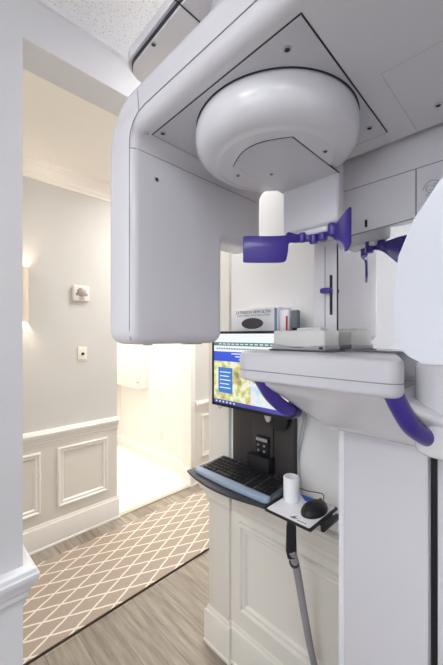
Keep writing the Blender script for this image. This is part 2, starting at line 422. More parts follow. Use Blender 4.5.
# picture-frame panels: raised rectangular moulding loops
FR = [(0, 0), (0, .012), (.004, .018), (.011, .019), (.016, .015), (.019, .009), (.028, .009), (.033, .011), (.038, .005), (.044, 0)]  # (inward, height)
def frame_loop(name, plane, at, a0, a1, z0, z1, m):
    b = bmesh.new(); R = []
    for (sa, sz, ia, iz) in ((a0, z0, 1, 1), (a1, z0, -1, 1), (a1, z1, -1, -1), (a0, z1, 1, -1)):
        ring = []
        for i, h in FR:
            a, z = sa+ia*i, sz+iz*i
            ring.append(b.verts.new((a, at-h, z) if plane == 'y' else (at-h, a, z)))
        R.append(ring)
    n = len(FR)
    for q in range(4):
        A, B = R[q], R[(q+1) % 4]
        for k in range(n): b.faces.new((A[k], A[(k+1) % n], B[(k+1) % n], B[k]))
    mb = MB(); mb.finish(b, m); return struct(mb.build(name, sharp=20))
frame_loop('trim_panel_1', 'y', 2.4976, 0.82, 1.197, 0.257, 0.684, M_trim)
frame_loop('trim_panel_2', 'y', 2.4976, 0.33, 0.71, 0.257, 0.684, M_trim)
frame_loop('trim_panel_3', 'y', 2.4976, 2.2, 2.7, 0.257, 0.684, M_trim)
frame_loop('trim_panel_4', 'x', 1.0976, 0.28, 0.975, 0.262, 0.660, M_wains)
frame_loop('trim_panel_5', 'x', 1.0976, -0.6, 0.18, 0.262, 0.660, M_wains)
# casing round the opening to the bright room
w = MB(); w.box(2.07, 2.115, 2.485, 2.5, 0, 2.19, M_trim, bev=0.003); w.box(2.062, 2.075, 2.49, 2.62, 0, 2.15, M_trim)
struct(w.build('trim_doorway'))
# added window behind the camera, never in view; its glowing panel brightens the room
w = MB(); w.box(-2.302, -2.26, -1.1, 0.7, 0.95, 1.0, M_trimcool); w.box(-2.302, -2.26, -1.1, 0.7, 2.25, 2.3, M_trimcool)
for y in (-1.1, -0.22, 0.65): w.box(-2.302, -2.26, y, y+0.05, 1.0, 2.25, M_trimcool)
struct(w.build('window_added'))
struct(MB().box(-2.30, -2.285, -1.05, 0.65, 1.0, 2.25, M_addglow).build('window_added_glow'))

# ================================================================== RUG
rg = MB().box(-0.5, 3.4, 1.675, 2.335, 0.0, 0.009, M_rug, bev=0.002)
rug = rg.build('hall_runner_rug'); tag(rug, 'taupe runner rug with cream diamond trellis along the hall floor', 'rug')
e = MB(); e.box(-0.5, 3.4, 1.667, 1.676, 0.0, 0.0085, M_rugedge); e.box(-0.5, 3.4, 2.334, 2.342, 0.0, 0.0085, M_rug)
bpy.context.view_layer.update()
ed = e.build('edge_binding', None, rug, rug); ed['label'] = 'dark brown rug border'

# ================================================================== THE X-RAY MACHINE
XR = empty('dental_xray_machine', (0.97, 0.3, 0), 'white panoramic dental x-ray machine with rotating arm and purple handles', 'x-ray machine')
def xp(mb, name, m=None, parent=None, sharp=40): return part(mb, name, m, XR, parent, sharp)

def screw(p, d, r=0.0065, parent=None):
    mb = MB(); p = Vector(p); d = Vector(d)
    mb.lathe([(r, -0.001), (r, 0.0010), (r*0.85, 0.0016), (r*0.62, 0.0016)], p, M_metal, 20, d)
    mb.lathe([(r*0.62, 0.0016), (r*0.55, 0.0004), (0, 0.0004)], p, M_seam, 20, d)
    return xp(mb, 'screw', None, parent)
def seam(pts, parent, r=0.0011, m=M_softseam, name='seam'):
    return xp(MB().tube(pts, r, m, 6, smooth=False), name, None, parent)

# column (lower): front face X=0.85
c = MB(); c.box(0.85, 1.06, 0.188, 0.395, 0.03, 1.27, M_grey, bev=0.008); column = xp(c, 'column')
c = MB(); c.box(0.846, 1.0, 0.383, 0.399, 0.03, 1.26, M_white, bev=0.004); xp(c, 'edge_strip', None, column)
c = MB(); c.box(0.87, 1.0, 0.165, 0.19, 0.03, 1.27, M_black); ch = xp(c, 'slot_channel', None, column)
c = MB(); c.box(0.848, 1.06, -0.10, 0.172, 0.03, 1.27, M_grey, bev=0.006); xp(c, 'column_cover', None, column)
c = MB(); c.box(0.80, 1.06, -0.12, 0.41, 0, 0.03, M_grey, bev=0.006); xp(c, 'floor_plate')
for zb in (.9, 1.9):
    c = MB(); c.box(1.05, 1.10, 0.0, 0.3, zb, zb+.2, M_grey); xp(c, 'wall_bracket')

# carriage: upper body with a recess for the mirror
MY0, MY1, MZ0, MZ1, MIRDEG = 0.205, 0.408, 1.462, 1.762, 9.5
c = MB()
c.box(0.86, 1.07, -0.28, 0.483, 1.25, 2.36, M_white, bev=0.010, skip=lambda p, e: p.y < 0.45 or p.z > 2.3 or p.z < 1.3)
carriage = xp(c, 'carriage')
dx = (MY1-MY0)*math.tan(math.radians(MIRDEG))
t = 0.0022
mm = MB(); mm.prism([(.859, MY1-t), (.8605, MY1-t), (.8605, MY0), (.859-dx, MY0)], 'z', MZ0, MZ1, M_mirror)
mo = xp(mm, 'mirror', None, carriage); mo['label'] = 'mirror panel on the carriage'
for nm, z0, z1 in (('mirror_frame', MZ1, MZ1+t), ('mirror_frame', MZ0-t, MZ0)):
    fr = MB(); fr.prism([(.857, MY1), (.8605, MY1), (.8605, MY0), (.857-dx, MY0)], 'z', z0, z1, M_softseam); xp(fr, nm, None, carriage)
fr = MB(); fr.box(.8575, .8605, MY1-t, MY1+t*.3, MZ0-t, MZ1+t, M_seam); xp(fr, 'mirror_frame', None, carriage)
seam([(0.8598, 0.47, 1.889), (0.8598, -0.28, 1.889)], carriage)
seam([(0.8598, 0.216, 1.889), (0.8598, 0.216, 1.765)], carriage, 0.0014)
seam([(0.8598, 0.4445, 1.75), (0.8598, 0.4445, 1.45)], carriage)
seam([(0.8598, 0.47, 1.765), (0.8598, -0.28, 1.765)], carriage, 0.0006)
c = MB(); c.prism(rrect(0.422, 0.430, 1.556, 1.668, 0.003), 'x', 0.8585, 0.863, M_black); sl = xp(c, 'slider_slot', None, carriage)
c = MB(); c.prism(rrect(0.420, 0.450, 1.616, 1.631, 0.006), 'x', 0.838, 0.861, M_blue, bev=0.003); kb = xp(c, 'slider_knob', None, carriage); kb['label'] = 'purple slider knob'
c = MB(); c.prism(rrect(0.327, 0.333, 1.779, 1.798, 0.0025), 'x', 0.8575, 0.862, M_black); xp(c, 'indicator_slot', None, carriage)
c = MB()
for r0, k0, k1 in ((0.017, 0.0, 1.75), (0.011, 0.6, 2.3), (0.0055, 0.3, 1.9)):
    pts = [(0.8595, 0.184+r0*math.cos(PI*(k0+(k1-k0)*i/20)), 1.834+r0*math.sin(PI*(k0+(k1-k0)*i/20))) for i in range(21)]
    c.tube(pts, 0.0013, M_emblem, 6, smooth=False)
xp(c, 'emblem', None, carriage)

# upper fixed arm above the rotor
pl = rrect(0.425, 1.07, -0.28, 0.80, (0.02, 0.02, 0.02, 0.045), 8)
pl_in = rrect(0.432, 1.07, -0.28, 0.793, (0.02, 0.02, 0.02, 0.042), 8)
# the front edge bows a little
def bow(p):
    x, y = p
    if x < 0.5: x -= 0.028*min(1.3, max(0, (0.76-y)/0.2))
    return (x, y)
c = MB(); c.prism([bow(p) for p in pl], 'z', 2.212, 2.238, M_white, bev=0.010, skip=lambda p, e: p.x > 1.0 or p.z < 2.22); c.prism(rrect(.56, 1.07, -.28, .68, .03, 6), 'z', 2.235, 2.36, M_white, bev=.02, skip=lambda p, e: p.z < 2.3); ua = xp(c, 'upper_arm')
c = MB(); c.prism([bow(p) for p in pl_in], 'z', 2.203, 2.213, M_seam); xp(c, 'seam', None, ua)
pl_in2 = rrect(0.434, 1.07, -0.28, 0.791, (0.02, 0.02, 0.02, 0.042), 8)
c = MB(); c.prism([bow(p) for p in pl_in2], 'z', 2.196, 2.204, M_arm, bev=0.002); un = xp(c, 'underside_cover', None, ua)
seam([(0.39, 0.545, 2.1955), (0.85, 0.545, 2.1955)], ua, 0.0015, M_seam)
screw((0.435, 0.665, 2.196), (0, 0, -1), 0.008, ua)
c = MB(); c.lathe([(0.15, 2.04), (0.15, 2.20)], (0.6, 0.43, 0), M_grey); xp(c, 'bearing_collar', None, ua)

# rotating arm: an inverted U, profile in (Y, z) extruded along X
ZB, ZT = 1.957, 2.056
def arc(cx, cy, r, a0, a1, n=10): return [(cx+r*math.cos(a0+(a1-a0)*i/n), cy+r*math.sin(a0+(a1-a0)*i/n)) for i in range(n+1)]
YO, YI, XJ = 0.772, 0.660, 1.925
prof = [(YI, XJ), (YO, XJ)] + arc(YO-0.115, ZT-0.115, 0.115, 0, PI/2) + arc(-0.13+0.115, ZT-0.115, 0.115, PI/2, PI) + [(-0.13, XJ), (-0.03, XJ)] + arc(-0.03+0.02, ZB-0.02, 0.02, PI, PI/2, 4) + arc(YI-0.02, ZB-0.02, 0.02, PI/2, 0, 4)
c = MB(); c.prism_round(prof, 'x', 0.37, 0.85, M_arm, 0.025, lock=lambda p: abs(p.y-XJ) < 1e-4)
rotor = xp(c, 'rotating_arm', sharp=35)
# inset base plate with dark joint and screws
c = MB(); c.prism([(.405, .245), (.782, .252), (.778, .640), (.411, .636)], 'z', 1.9563, 1.958, M_seam); xp(c, 'plate_joint', None, rotor)
c = MB(); c.prism([(.4075, .2475), (.7795, .2545), (.7755, .6375), (.4135, .6335)], 'z', 1.9555, 1.957, M_grey); plate = xp(c, 'base_plate', None, rotor)
for x, y in ((.440, .292), (.735, .275), (.425, .612)): screw((x, y, 1.9555), (0, 0, -1), 0.007, rotor)
screw((.400, .640, 1.9575), (0, 0, -1), 0.006, rotor); screw((.761, .152, 1.957), (0, 0, -1), 0.007, rotor)
seam([(.3695, .60, 1.986), (.3695, -.05, 1.986)], rotor, 0.0012)
seam([(.3695, .60, 1.986), (.3698, .625, 1.983), (.3702, .645, 1.973), (.3710, .660, 1.957), (.3728, .667, 1.940), (.3745, .6704, 1.925)], rotor, 0.0012)
seam([(.3695, .6215, 1.981), (.3695, .627, 2.03), (.385, .63, 2.054)], rotor, 0.0010)
# faint second panel on the arm underside
seam([(.60, .205, 1.957), (.82, .205, 1.957)], rotor, 0.0005, M_emblem); seam([(.60, .205, 1.957), (.60, -.03, 1.957)], rotor, 0.0005, M_emblem)

# detector housing on the far (left) leg
L = [(.37, 1.477), (.66, 1.477), (.66, 1.775), (.85, 1.775), (.85, XJ), (.37, XJ)]
L = [(.37, XJ), (.85, XJ)] + arc(.85-.034, 1.775+.034, .034, 0, -PI/2, 5) + [(.677, 1.775), (.670, 1.768)] + arc(.670-.034, 1.477+.034, .034, 0, -PI/2, 5) + arc(.37+.034, 1.477+.034, .034, -PI/2, -PI, 5)
c = MB(); c.prism_round(L, 'y', YI, YO, M_arm, 0.025, lock=lambda p: abs(p.y-XJ) < 1e-4)
det = xp(c, 'detector_housing', sharp=35)
seam([(.3750, .6698, 1.925), (.382, .6632, 1.925), (.395, YI, 1.925), (.82, YI, 1.925)], det, 0.0009)
seam([(.3745, .6704, 1.925), (.3745, .6704, 1.515), (.3785, .674, 1.492), (.390, .681, 1.481)], det, 0.0010)
screw((.440, YI, 1.872), (0, -1, 0), 0.006, det); screw((.805, YI+.002, 1.84), (0, -1, 0), 0.005, det)
for xa, xb in ((.44, .455), (.56, .62)):
    c = MB(); c.box(xa, xb, .70, .72, 1.474, 1.478, M_seam); xp(c, 'vent', None, det)

# x-ray tube housing on the near (right) leg
def outline(g):
    P = [(-.14, 1.47-g), (.118+g-.02, 1.47-g)] + arc(.118+g-.035, 1.47-g+.035, .035, -PI/2, 0, 5)[1:] + [(.119+g, 1.54), (.114+g, 1.585), (.099+g, 1.622), (.076+g, 1.655), (.045+g*.7, 1.685+g*.5), (.0, 1.71+g), (-.06, 1.72+g), (-.14, 1.72+g)]
    return P
c = MB(); c.prism(outline(0.0), 'x', .385, .46, M_tube, bev=0.030, seg=6, skip=lambda p, e: p.x > .45, ang=50); tubeh = xp(c, 'tube_housing', sharp=35)
c = MB(); c.prism(outline(0.004), 'x', .46, .68, M_white, bev=0.02, seg=4, skip=lambda p, e: p.x < .47, ang=50); xp(c, 'tube_housing_back', None, tubeh)
c = MB(); c.box(.37, .85, -.13, -.03, 1.70, XJ, M_arm, bev=0.030, seg=6, skip=lambda p, e: abs(p.z-XJ) < 1e-4); xp(c, 'tube_leg', None, tubeh)

# round head hub under the arm
HC = (.597, .429, 0)
c = MB(); c.lathe([(.150, 1.957), (.166, 1.9568), (.172, 1.954), (.1745, 1.947), (.1765, 1.936), (.1765, 1.924), (.174, 1.911), (.168, 1.900), (.159, 1.8915), (.148, 1.8860), (.137, 1.8835), (.130, 1.8825), (.126, 1.8800), (.122, 1.8785), (0, 1.8785)], HC, M_white, 96)
hub = xp(c, 'rotation_hub', sharp=60)
c = MB(); c.lathe([(.1765, 1.9566), (.174, 1.9550), (.168, 1.9552), (.168, 1.957)], HC, M_seam, 96); xp(c, 'hub_gap', None, hub)
def sector(g):
    out = [(.735, .343-g), (.535, .343-g)]
    for i in range(1, 14):
        a = i/14; out.append((.535-g-.032*math.sin(PI*a), .343+.154*a))
    return out+[(.535, .497+g), (.735, .497+g)]
c = MB(); c.prism(sector(.0015), 'z', 1.8775, 1.880, M_seam); xp(c, 'cover_joint', None, hub)
c = MB(); c.prism(sector(0), 'z', 1.8765, 1.879, M_grey); xp(c, 'hub_cover', None, hub)
for px in ((.62, .455, 1.8765), (.572, .517, 1.8785), (.624, .322, 1.8785)): screw(px, (0, 0, -1), 0.0055, hub)

# head support neck
c = MB(); c.prism(rrect(.724, .766, .341, .497, (.010, .02, .012, .012), 5), 'z', 1.764, 1.957, M_grey, bev=0.012, seg=4, skip=lambda p, e: p.z > 1.90)
neck = xp(c, 'head_support_neck')
c = MB(); c.prism(rrect(.732, .76, .37, .46, .012, 4), 'z', 1.752, 1.766, M_white, bev=0.004); xp(c, 'neck_foot', None, neck)
# temple supports (bent plates in purple plastic): thick ribbon swept in plan, height may vary
def ribbon(pts, th, m, mb=None):
    """pts: (x, y, zc, height)"""
    mb = mb or MB(); P = [Vector(p[:3]) for p in pts]; H = [p[3] for p in pts]
    n = 6; PP = catmull(P, n); HH = [v.x for v in catmull([Vector((h, 0, 0)) for h in H], n)]
    b = bmesh.new(); R = []
    for i, p in enumerate(PP):
        t = PP[min(i+1, len(PP)-1)]-PP[max(i-1, 0)]; t.z = 0; t.normalize(); nrm = Vector((-t.y, t.x, 0)); h = HH[i]
        sec = rrect(-th/2, th/2, -h/2, h/2, th*0.42, 3)
        R.append([b.verts.new(p+nrm*u+Vector((0, 0, w_))) for u, w_ in sec])
    k = len(R[0])
    for A, B in zip(R, R[1:]):
        for j in range(k): b.faces.new((A[j], A[(j+1) % k], B[(j+1) % k], B[j]))
    b.faces.new(R[0][::-1]); b.faces.new(R[-1]); mb.finish(b, m); return mb
c = ribbon([(.742, .418, 1.745, .020), (.733, .432, 1.745, .018), (.715, .447, 1.744, .022), (.692, .456, 1.742, .030), (.686, .4575, 1.722, .056), (.680, .462, 1.714, .066), (.65, .487, 1.7115, .066), (.612, .521, 1.711, .066), (.604, .529, 1.711, .062)], .007, M_blue)
c.cyl((.745, .416, 1.731), (0, 0, 1), .010, .030, M_blue, bev=0.002); c.cyl((.725, .436, 1.734), (0, 0, 1), .008, .024, M_blue, bev=0.002)
ts = xp(c, 'temple_support'); ts['label'] = 'purple temple support, left pad'
c = ribbon([(.750, .392, 1.752, .020), (.745, .375, 1.751, .022), (.738, .360, 1.746, .028), (.730, .347, 1.740, .044), (.716, .330, 1.732, .072), (.704, .316, 1.728, .086), (.697, .307, 1.731, .088), (.694, .300, 1.737, .080)], .007, M_blue)
c.cyl((.750, .394, 1.735), (0, 0, 1), .012, .034, M_blue, bev=0.002); c.cyl((.738, .362, 1.738), (0, 0, 1), .011, .030, M_blue, bev=0.002)
ts = xp(c, 'temple_support'); ts['label'] = 'purple temple support, right pad'

# patient table: rim plate, seam and hull
def taper(P):
    return [(x, y+(.34*(x-.62) if y < .30 and x > .62 else 0)) for x, y in P]
tab = taper(rrect(.614, .88, .172, .578, (.035, .01, .01, .055), 8))
c = MB(); c.prism(tab, 'z', 1.386, 1.457, M_grey, bev=0.013, seg=4, ang=60); table = xp(c, 'patient_table', sharp=50)
tb = taper(rrect(.6135, .90, .1715, .5785, (.035, .01, .01, .055), 8))
tb = [p for p in tb if p[0] < .885]
ring = [(x, y, 1.413) for x, y in tb]
# walk from the right back round the front to the left back
right = [p for p in ring if p[1] < .30 and p[0] < .80]; left = [p for p in ring if p[1] > .45 and p[0] < .80]
seam([(.80, .5785, 1.413)]+left+right+[(.80, .232, 1.413)], table, 0.0010)
secs = [(1.392, .635, .200, .560, .03), (1.375, .645, .185, .552, .04), (1.350, .680, .120, .510, .055), (1.325, .712, .060, .490, .055), (1.300, .742, .00, .468, .05), (1.280, .765, -.06, .448, .045), (1.262, .790, -.12, .425, .04), (1.252, .815, -.14, .405, .03)]
rings = []
for z, x0, y0, y1, r in secs: rings.append([(x, y, z) for x, y in rrect(x0, .90, y0, y1, (r, .004, .004, r), 8)])
c = MB(); c.loft(rings, M_white); hull = xp(c, 'table_hull', sharp=60)
c = MB(); c.prism(rrect(.705, .90, -.28, .19, (.05, .01, .01, .05), 8), 'z', 1.268, 1.445, M_white, bev=0.03, seg=6, ang=60); body = xp(c, 'support_body', sharp=50)
seam([(.7035, .10, 1.437), (.7035, -.25, 1.437)], body, 0.0009)
# handles
def handle(pts, y2, lab):
    c = MB(); c.tube(pts, .0175, M_blue, 20)
    h = xp(c, 'handle'); h['label'] = lab
    c = MB(); d = Vector((.043, 0, -.010)).normalized(); c.lathe([(.016, 0), (.021, 0.0), (.021, .006), (.016, .006)], Vector((.737, y2, 1.299)), M_seam, 28, d); xp(c, 'handle_collar', None, h)
handle([(.640, .200, 1.400), (.651, .190, 1.368), (.678, .178, 1.330), (.718, .162, 1.304), (.765, .158, 1.292)], .158, 'purple curved handle, right side')
handle([(.642, .508, 1.396), (.654, .504, 1.376), (.676, .498, 1.346), (.706, .488, 1.318), (.730, .482, 1.304), (.765, .478, 1.294)], .482, 'purple curved handle, left side')

# ================================================================== STORAGE BOX on the table
sb = empty('desktop_box', (.78, .46, 1.457), 'low light grey plastic box with wavy front standing on the x-ray table', 'box')
wave = [(.385, 1.461), (.385, 1.474)]+[(.385+.160*i/12, 1.474-.006*math.sin(PI*i/12)+.002*math.sin(3*PI*i/12)) for i in range(1, 12)]+[(.545, 1.474), (.545, 1.461)]
c = MB(); c.box(.742, .84, .376, .553, 1.457, 1.461, M_ink, bev=0.001); part(c, 'foot', None, sb)
c = MB(); c.prism(wave, 'x', .744, .83, M_boxdark, bev=0.002, ang=50); part(c, 'lower_body', None, sb)
c = MB(); c.box(.748, .83, .387, .543, 1.468, 1.512, M_box, bev=0.005); c.box(.752, .80, .40, .47, 1.511, 1.519, M_box, bev=0.003); part(c, 'lid', None, sb)
c = MB(); c.box(.744, .748, .388, .402, 1.463, 1.471, M_lime, bev=0.001); part(c, 'sticker', None, sb)

# ================================================================== WALL WORKSTATION
WS = empty('wall_workstation', (1.09, .8, .9), 'dark metal wall workstation mount holding keyboard tray, mouse tray and shelf', 'workstation')
def wp_(mb, name, m=None, parent=None, sharp=40): return part(mb, name, m, WS, parent, sharp)
c = MB(); c.box(1.072, 1.10, .682, .774, .93, 1.50, M_darkmetal, bev=0.003); wp_(c, 'back_panel')
c = MB(); c.box(1.068, 1.10, .776, .885, .93, 1.50, M_darkmetal, bev=0.003); wp_(c, 'back_panel')
c = MB(); c.box(1.072, 1.10, .887, 1.0, .93, 1.50, M_darkmetal, bev=0.003); wp_(c, 'back_panel')
c = MB(); c.box(.985, 1.10, .60, 1.02, 1.493, 1.503, M_black, bev=0.002); wp_(c, 'shelf')
c = MB(); c.box(1.055, 1.072, .79, .855, 1.01, 1.085, M_black, bev=0.003); br = wp_(c, 'hinge_bracket')
c = MB(); c.box(1.051, 1.056, .795, .850, 1.066, 1.078, M_metal, bev=0.001)
for y in (.808, .838):
    for z in (1.028, 1.050): c.cyl((1.056, y, z), (-1, 0, 0), .005, .006, M_metal, 12)
wp_(c, 'bolt_strip', None, br)
c = MB(); c.box(1.03, 1.075, .77, .88, .925, 1.01, M_black, bev=0.004); wp_(c, 'tray_hinge')
c = MB(); c.cyl((1.071, .735, 1.168), (-1, 0, 0), .042, .030, M_black, 32, bev=0.004); kn = wp_(c, 'tension_knob')
c = MB(); c.cyl((1.05, .785, 1.177), (-1, .5, 0), .024, .006, M_box, 24); wp_(c, 'knob_plate', None, kn)
c = MB(); c.box(.975, 1.072, .80, .86, 1.33, 1.39, M_black, bev=0.004); wp_(c, 'monitor_arm')
# keyboard tray with a bowed front
tr = [(1.065, 1.080), (.872, 1.080)]+[(.870-.036*math.sin(PI*i/14), 1.080-.415*i/14) for i in range(1, 14)]+[(.868, .665), (1.065, .665)]
c = MB(); c.prism(tr, 'z', .918, .926, M_tray, bev=0.002, ang=50); wp_(c, 'keyboard_tray')
c = MB(); c.prism(rrect(.864, 1.045, .492, .664, .006, 4), 'z', .916, .923, M_black, bev=0.002, ang=60); mt = wp_(c, 'mouse_tray')
c = MB(); c.prism(rrect(.915, 1.02, .476, .489, .004, 3), 'z', .900, .916, M_black, bev=0.002, ang=60); c.box(.93, 1.0, .478, .51, .908, .917, M_black); wp_(c, 'tray_clip', None, mt)
c = MB(); c.box(.94, 1.0, .62, .80, .905, .918, M_black, bev=0.003); wp_(c, 'tray_rail')

# cable strap hanging from the tray
cs = empty('cable_sleeve', (.89, .585, 0.0), 'grey braided cable sleeve with black strap hanging under the mouse tray', 'cable')
c = MB(); c.tube([(.892, .583, .918), (.893, .583, .90)], .010, M_black, 12)
c.prism([(-.010, .905), (.010, .905), (.016, .88), (.018, .80), (.011, .775), (-.011, .775), (-.017, .80), (-.015, .88)], 'y', -.006, .006, M_black, bev=0.003, mtx=Matrix.Translation((.905, .586, 0)) @ Matrix.Rotation(math.radians(-45), 4, 'Z')); part(c, 'strap', None, cs)
c = MB(); c.tube([(.908, .586, .80), (.928, .587, .755), (.955, .594, .70), (.985, .592, .58), (1.015, .585, .44), (1.045, .575, .30), (1.055, .57, .15), (1.05, .57, .008)], lambda t: .014-.003*t, M_sleeve, 14); part(c, 'sleeve', None, cs)
c = MB(); c.tube([(.928, .590, .752), (.934, .591, .742)], .0165, M_black, 14, smooth=False); part(c, 'clamp_ring', None, cs)

wc = MB(); wc.tube([(1.094, .655, 1.32), (1.092, .650, 1.20), (1.090, .668, 1.10), (1.092, .672, 1.00), (1.09, .655, .90), (1.085, .64, .82)], .0022, M_emblem, 8)
wc.tube([(1.094, .648, 1.32), (1.092, .640, 1.20), (1.090, .652, 1.12), (1.092, .672, 1.02), (1.09, .662, .90), (1.085, .645, .82)], .0018, M_emblem, 8)
tag(wc.build('wall_cable'), 'thin grey cables hanging on the wall beside the dark mount', 'cable')

# ================================================================== MONITOR
MX = .955
mon = empty('computer_monitor', (.965, .79, 1.205), 'flat computer monitor with a web page open, mounted above the keyboard', 'monitor')
def mp_(mb, name, m=None, parent=None): return part(mb, name, m, mon, parent)
MYL, MYR, MB0, MT0 = 1.012, .618, 1.205, 1.515
c = MB(); c.box(MX+.0036, MX+.026, MYR, MYL, MB0, MT0, M_black, bev=0.003)
shell = mp_(c, 'casing')
c = MB()
for a in ((MYR, MYL, MB0, MB0+.012), (MYR, MYL, MT0-.010, MT0), (MYR, MYR+.010, MB0, MT0), (MYL-.010, MYL, MB0, MT0)): c.box(MX, MX+.004, *a, M_black)
bz = mp_(c, 'bezel')
E_white = emis('screen_white', (.86, .9, 1.0), 1.0); E_green = emis('screen_green', srgb(70, 120, 105), 1.0); E_blue = emis('screen_blue', srgb(45, 85, 215), 1.0)
E_task = emis('screen_taskbar', srgb(68, 70, 165), 1.0); E_panel = emis('screen_panel', srgb(52, 120, 205), 1.0)
E_flora = emis('screen_flora', (1, 1, 1), 1.0, (34, [srgb(120, 135, 80), srgb(205, 178, 140), srgb(205, 215, 120), srgb(238, 242, 215), srgb(240, 225, 225)]))
E_pink = emis('screen_pale', (1, 1, 1), 1.0, (16, [srgb(185, 215, 235), srgb(225, 235, 235), srgb(238, 215, 228), srgb(205, 120, 160)]))
E_text = emis('screen_text', srgb(130, 150, 120), 1.0); E_lime = emis('screen_lime', srgb(200, 215, 110), 1.0)
c = MB()
def scr(ya, yb, z0, z1, m, dx=0): c.box(MX+.0025-dx, MX+.0035, yb, ya, z0, z1, m)
a, b_ = MYL-.010, MYR+.010
scr(a, b_, MB0+.012, MT0-.010, E_white)
scr(a, b_, 1.456, 1.470, E_green, .0004)
scr(a, b_, 1.392, 1.432, E_blue, .0004)
scr(a, .80, 1.232, 1.392, E_flora, .0004)
scr(.80, b_, 1.232, 1.392, E_pink, .0004)
scr(a, b_, MB0+.012, 1.232, E_task, .0004)
scr(.975, .895, 1.262, 1.366, E_panel, .0008)
for i in range(16): scr(a-.03-i*.024, a-.046-i*.024, 1.461, 1.465, E_white, .0007)
for i in range(24): scr(a-.015-i*.014, a-.0255-i*.014, 1.441, 1.447, E_text, .0007)
scr(.70, .66, 1.440, 1.452, E_lime, .0008)
for k, zz in enumerate((1.422, 1.411, 1.400)): scr(.90-.02*k, .80, zz, zz+.004, E_white, .0007)
for k in range(5): scr(.965, .905+.008*(k % 2), 1.345-k*.016, 1.349-k*.016, E_white, .0011)
for k in range(6): scr(.99-k*.02, .982-k*.02, 1.221, 1.227, E_white, .0007)
scrn = mp_(c, 'screen')
c = MB(); c.tube([(MX+.01, .99, 1.205), (MX+.01, .975, 1.190), (MX+.01, .955, 1.205)], .003, M_metal, 8, smooth=False); mp_(c, 'cable_clip')

# ================================================================== KEYBOARD
kbd = empty('keyboard', (.97, .87, .926), 'black computer keyboard with blue grey palm rest on the dark tray', 'keyboard')
KY0, KY1 = .668, 1.046
c = MB(); c.prism([(.902, .926), (.902, .938), (1.045, .950), (1.060, .950), (1.062, .944), (1.062, .926)], 'y', KY0, KY1, M_case, bev=0.003, ang=25); part(c, 'case', None, kbd)
bk = [(.890, KY1-.001), (.880, KY1-.012), (.872, (KY0+KY1)/2), (.880, KY0+.012), (.890, KY0+.001), (.910, KY0+.001), (.910, KY1-.001)]
c = MB(); c.prism(bk, 'z', .926, .945, M_palm, bev=0.005, ang=20); pr = part(c, 'palm_rest', None, kbd); pr['label'] = 'blue grey gel palm rest'
def keymesh(w, d):
    b = bmesh.new(); h = .006
    lo = [(-d/2, -w/2), (d/2, -w/2), (d/2, w/2), (-d/2, w/2)]
    V = [b.verts.new((x, y, 0)) for x, y in lo]+[b.verts.new((x*.78, y*.76, h)) for x, y in lo]
    b.faces.new(V[4:]); b.faces.new(V[3::-1])
    for i in range(4): b.faces.new((V[i], V[(i+1) % 4], V[4+(i+1) % 4], V[4+i]))
    bmesh.ops.recalc_face_normals(b, faces=b.faces); me = bpy.data.meshes.new('key'); b.to_mesh(me); b.free(); me.materials.append(M_key); return me
km = {}
pitch = .0176; tilt = math.atan2(.012, .173)
rows = [(1.040, 'f'), (1.016, 'n'), (.9985, 'n'), (.981, 'n'), (.9635, 'n'), (.946, 's')]
rows = [(1.040, 'f'), (1.015, 'n'), (.9935, 'n'), (.972, 'n'), (.9505, 'n'), (.929, 's')]
nk = 0
for rx, kind in rows:
    y = KY1-.014
    ks = []
    if kind == 'f': ks = [1]*4+[-.4]+[1]*4+[-.4]+[1]*4+[-.35]+[1]*3
    elif kind == 'n': ks = [1]*11+[1.6]+[-.35]+[1]*2+[-.35]+[1]*4
    else: ks = [1.5, 1.2, 1.2, 5.2, 1.2, 1.2, 1.1, -.35, 1, 1, -.35, 2, 1, 1]
    unit = (KY1-KY0-.026)/sum(abs(k) for k in ks)
    for k in ks:
        wdt = abs(k)*unit
        if k > 0:
            key = round(wdt, 4)
            if key not in km: km[key] = keymesh(wdt-.0016, .0190 if kind != 'f' else .015)
            o = bpy.data.objects.new('key', km[key]); COL.objects.link(o); o.parent = kbd
            zz = .9375+(rx-.902)*.012/.143
            o.location = Vector((rx, y-wdt/2, zz))-kbd.location; o.rotation_euler = (0, -tilt, 0); nk += 1
        y -= wdt

# ================================================================== MOUSE AREA
mpd = MB(); mpd.prism(rrect(.870, 1.038, .500, .658, .004, 3), 'z', .923, .925, M_paper, ang=60)
mpad = mpd.build('mouse_pad'); tag(mpad, 'white printed mouse mat with blue patch on the small tray', 'mouse mat'); bpy.context.view_layer.update()
c = MB(); c.prism([(1.034, .632), (1.034, .556), (.998, .545), (1.002, .592)], 'z', .925, .9253, M_paperblue); o = c.build('blue_print', None, mpad, mpad); o['label'] = 'blue printed patch'
c = MB(); c.prism([(.880, .575), (.902, .558), (.888, .562), (.889, .548), (.880, .560)], 'z', .925, .9253, M_ink)
for k in range(4): c.box(.8785+k*.0002, .882, .541-k*.008, .547-k*.008, .925, .9253, M_ink)
o = c.build('logo_print', None, mpad, mpad)
ms = empty('computer_mouse', (.955, .545, .925), 'black computer mouse lying on the white mat', 'mouse')
b = bmesh.new(); bmesh.ops.create_uvsphere(b, u_segments=28, v_segments=18, radius=1)
for v in b.verts:
    x, y, z = v.co
    if z < -.15: z = -.15
    v.co = (x*.056, y*.033*(1-.10*x), (z+.15)*.031)
mbx = MB(); mbx.finish(b, M_black, mtx=Matrix.Translation((.962, .533, .925)) @ Matrix.Rotation(math.radians(-8), 4, 'Z')); part(mbx, 'body', None, ms)
c = MB(); c.cyl((.992, .526, .953), (0, 1, 0), .007, .006, M_tray, 16); part(c, 'scroll_wheel', None, ms)
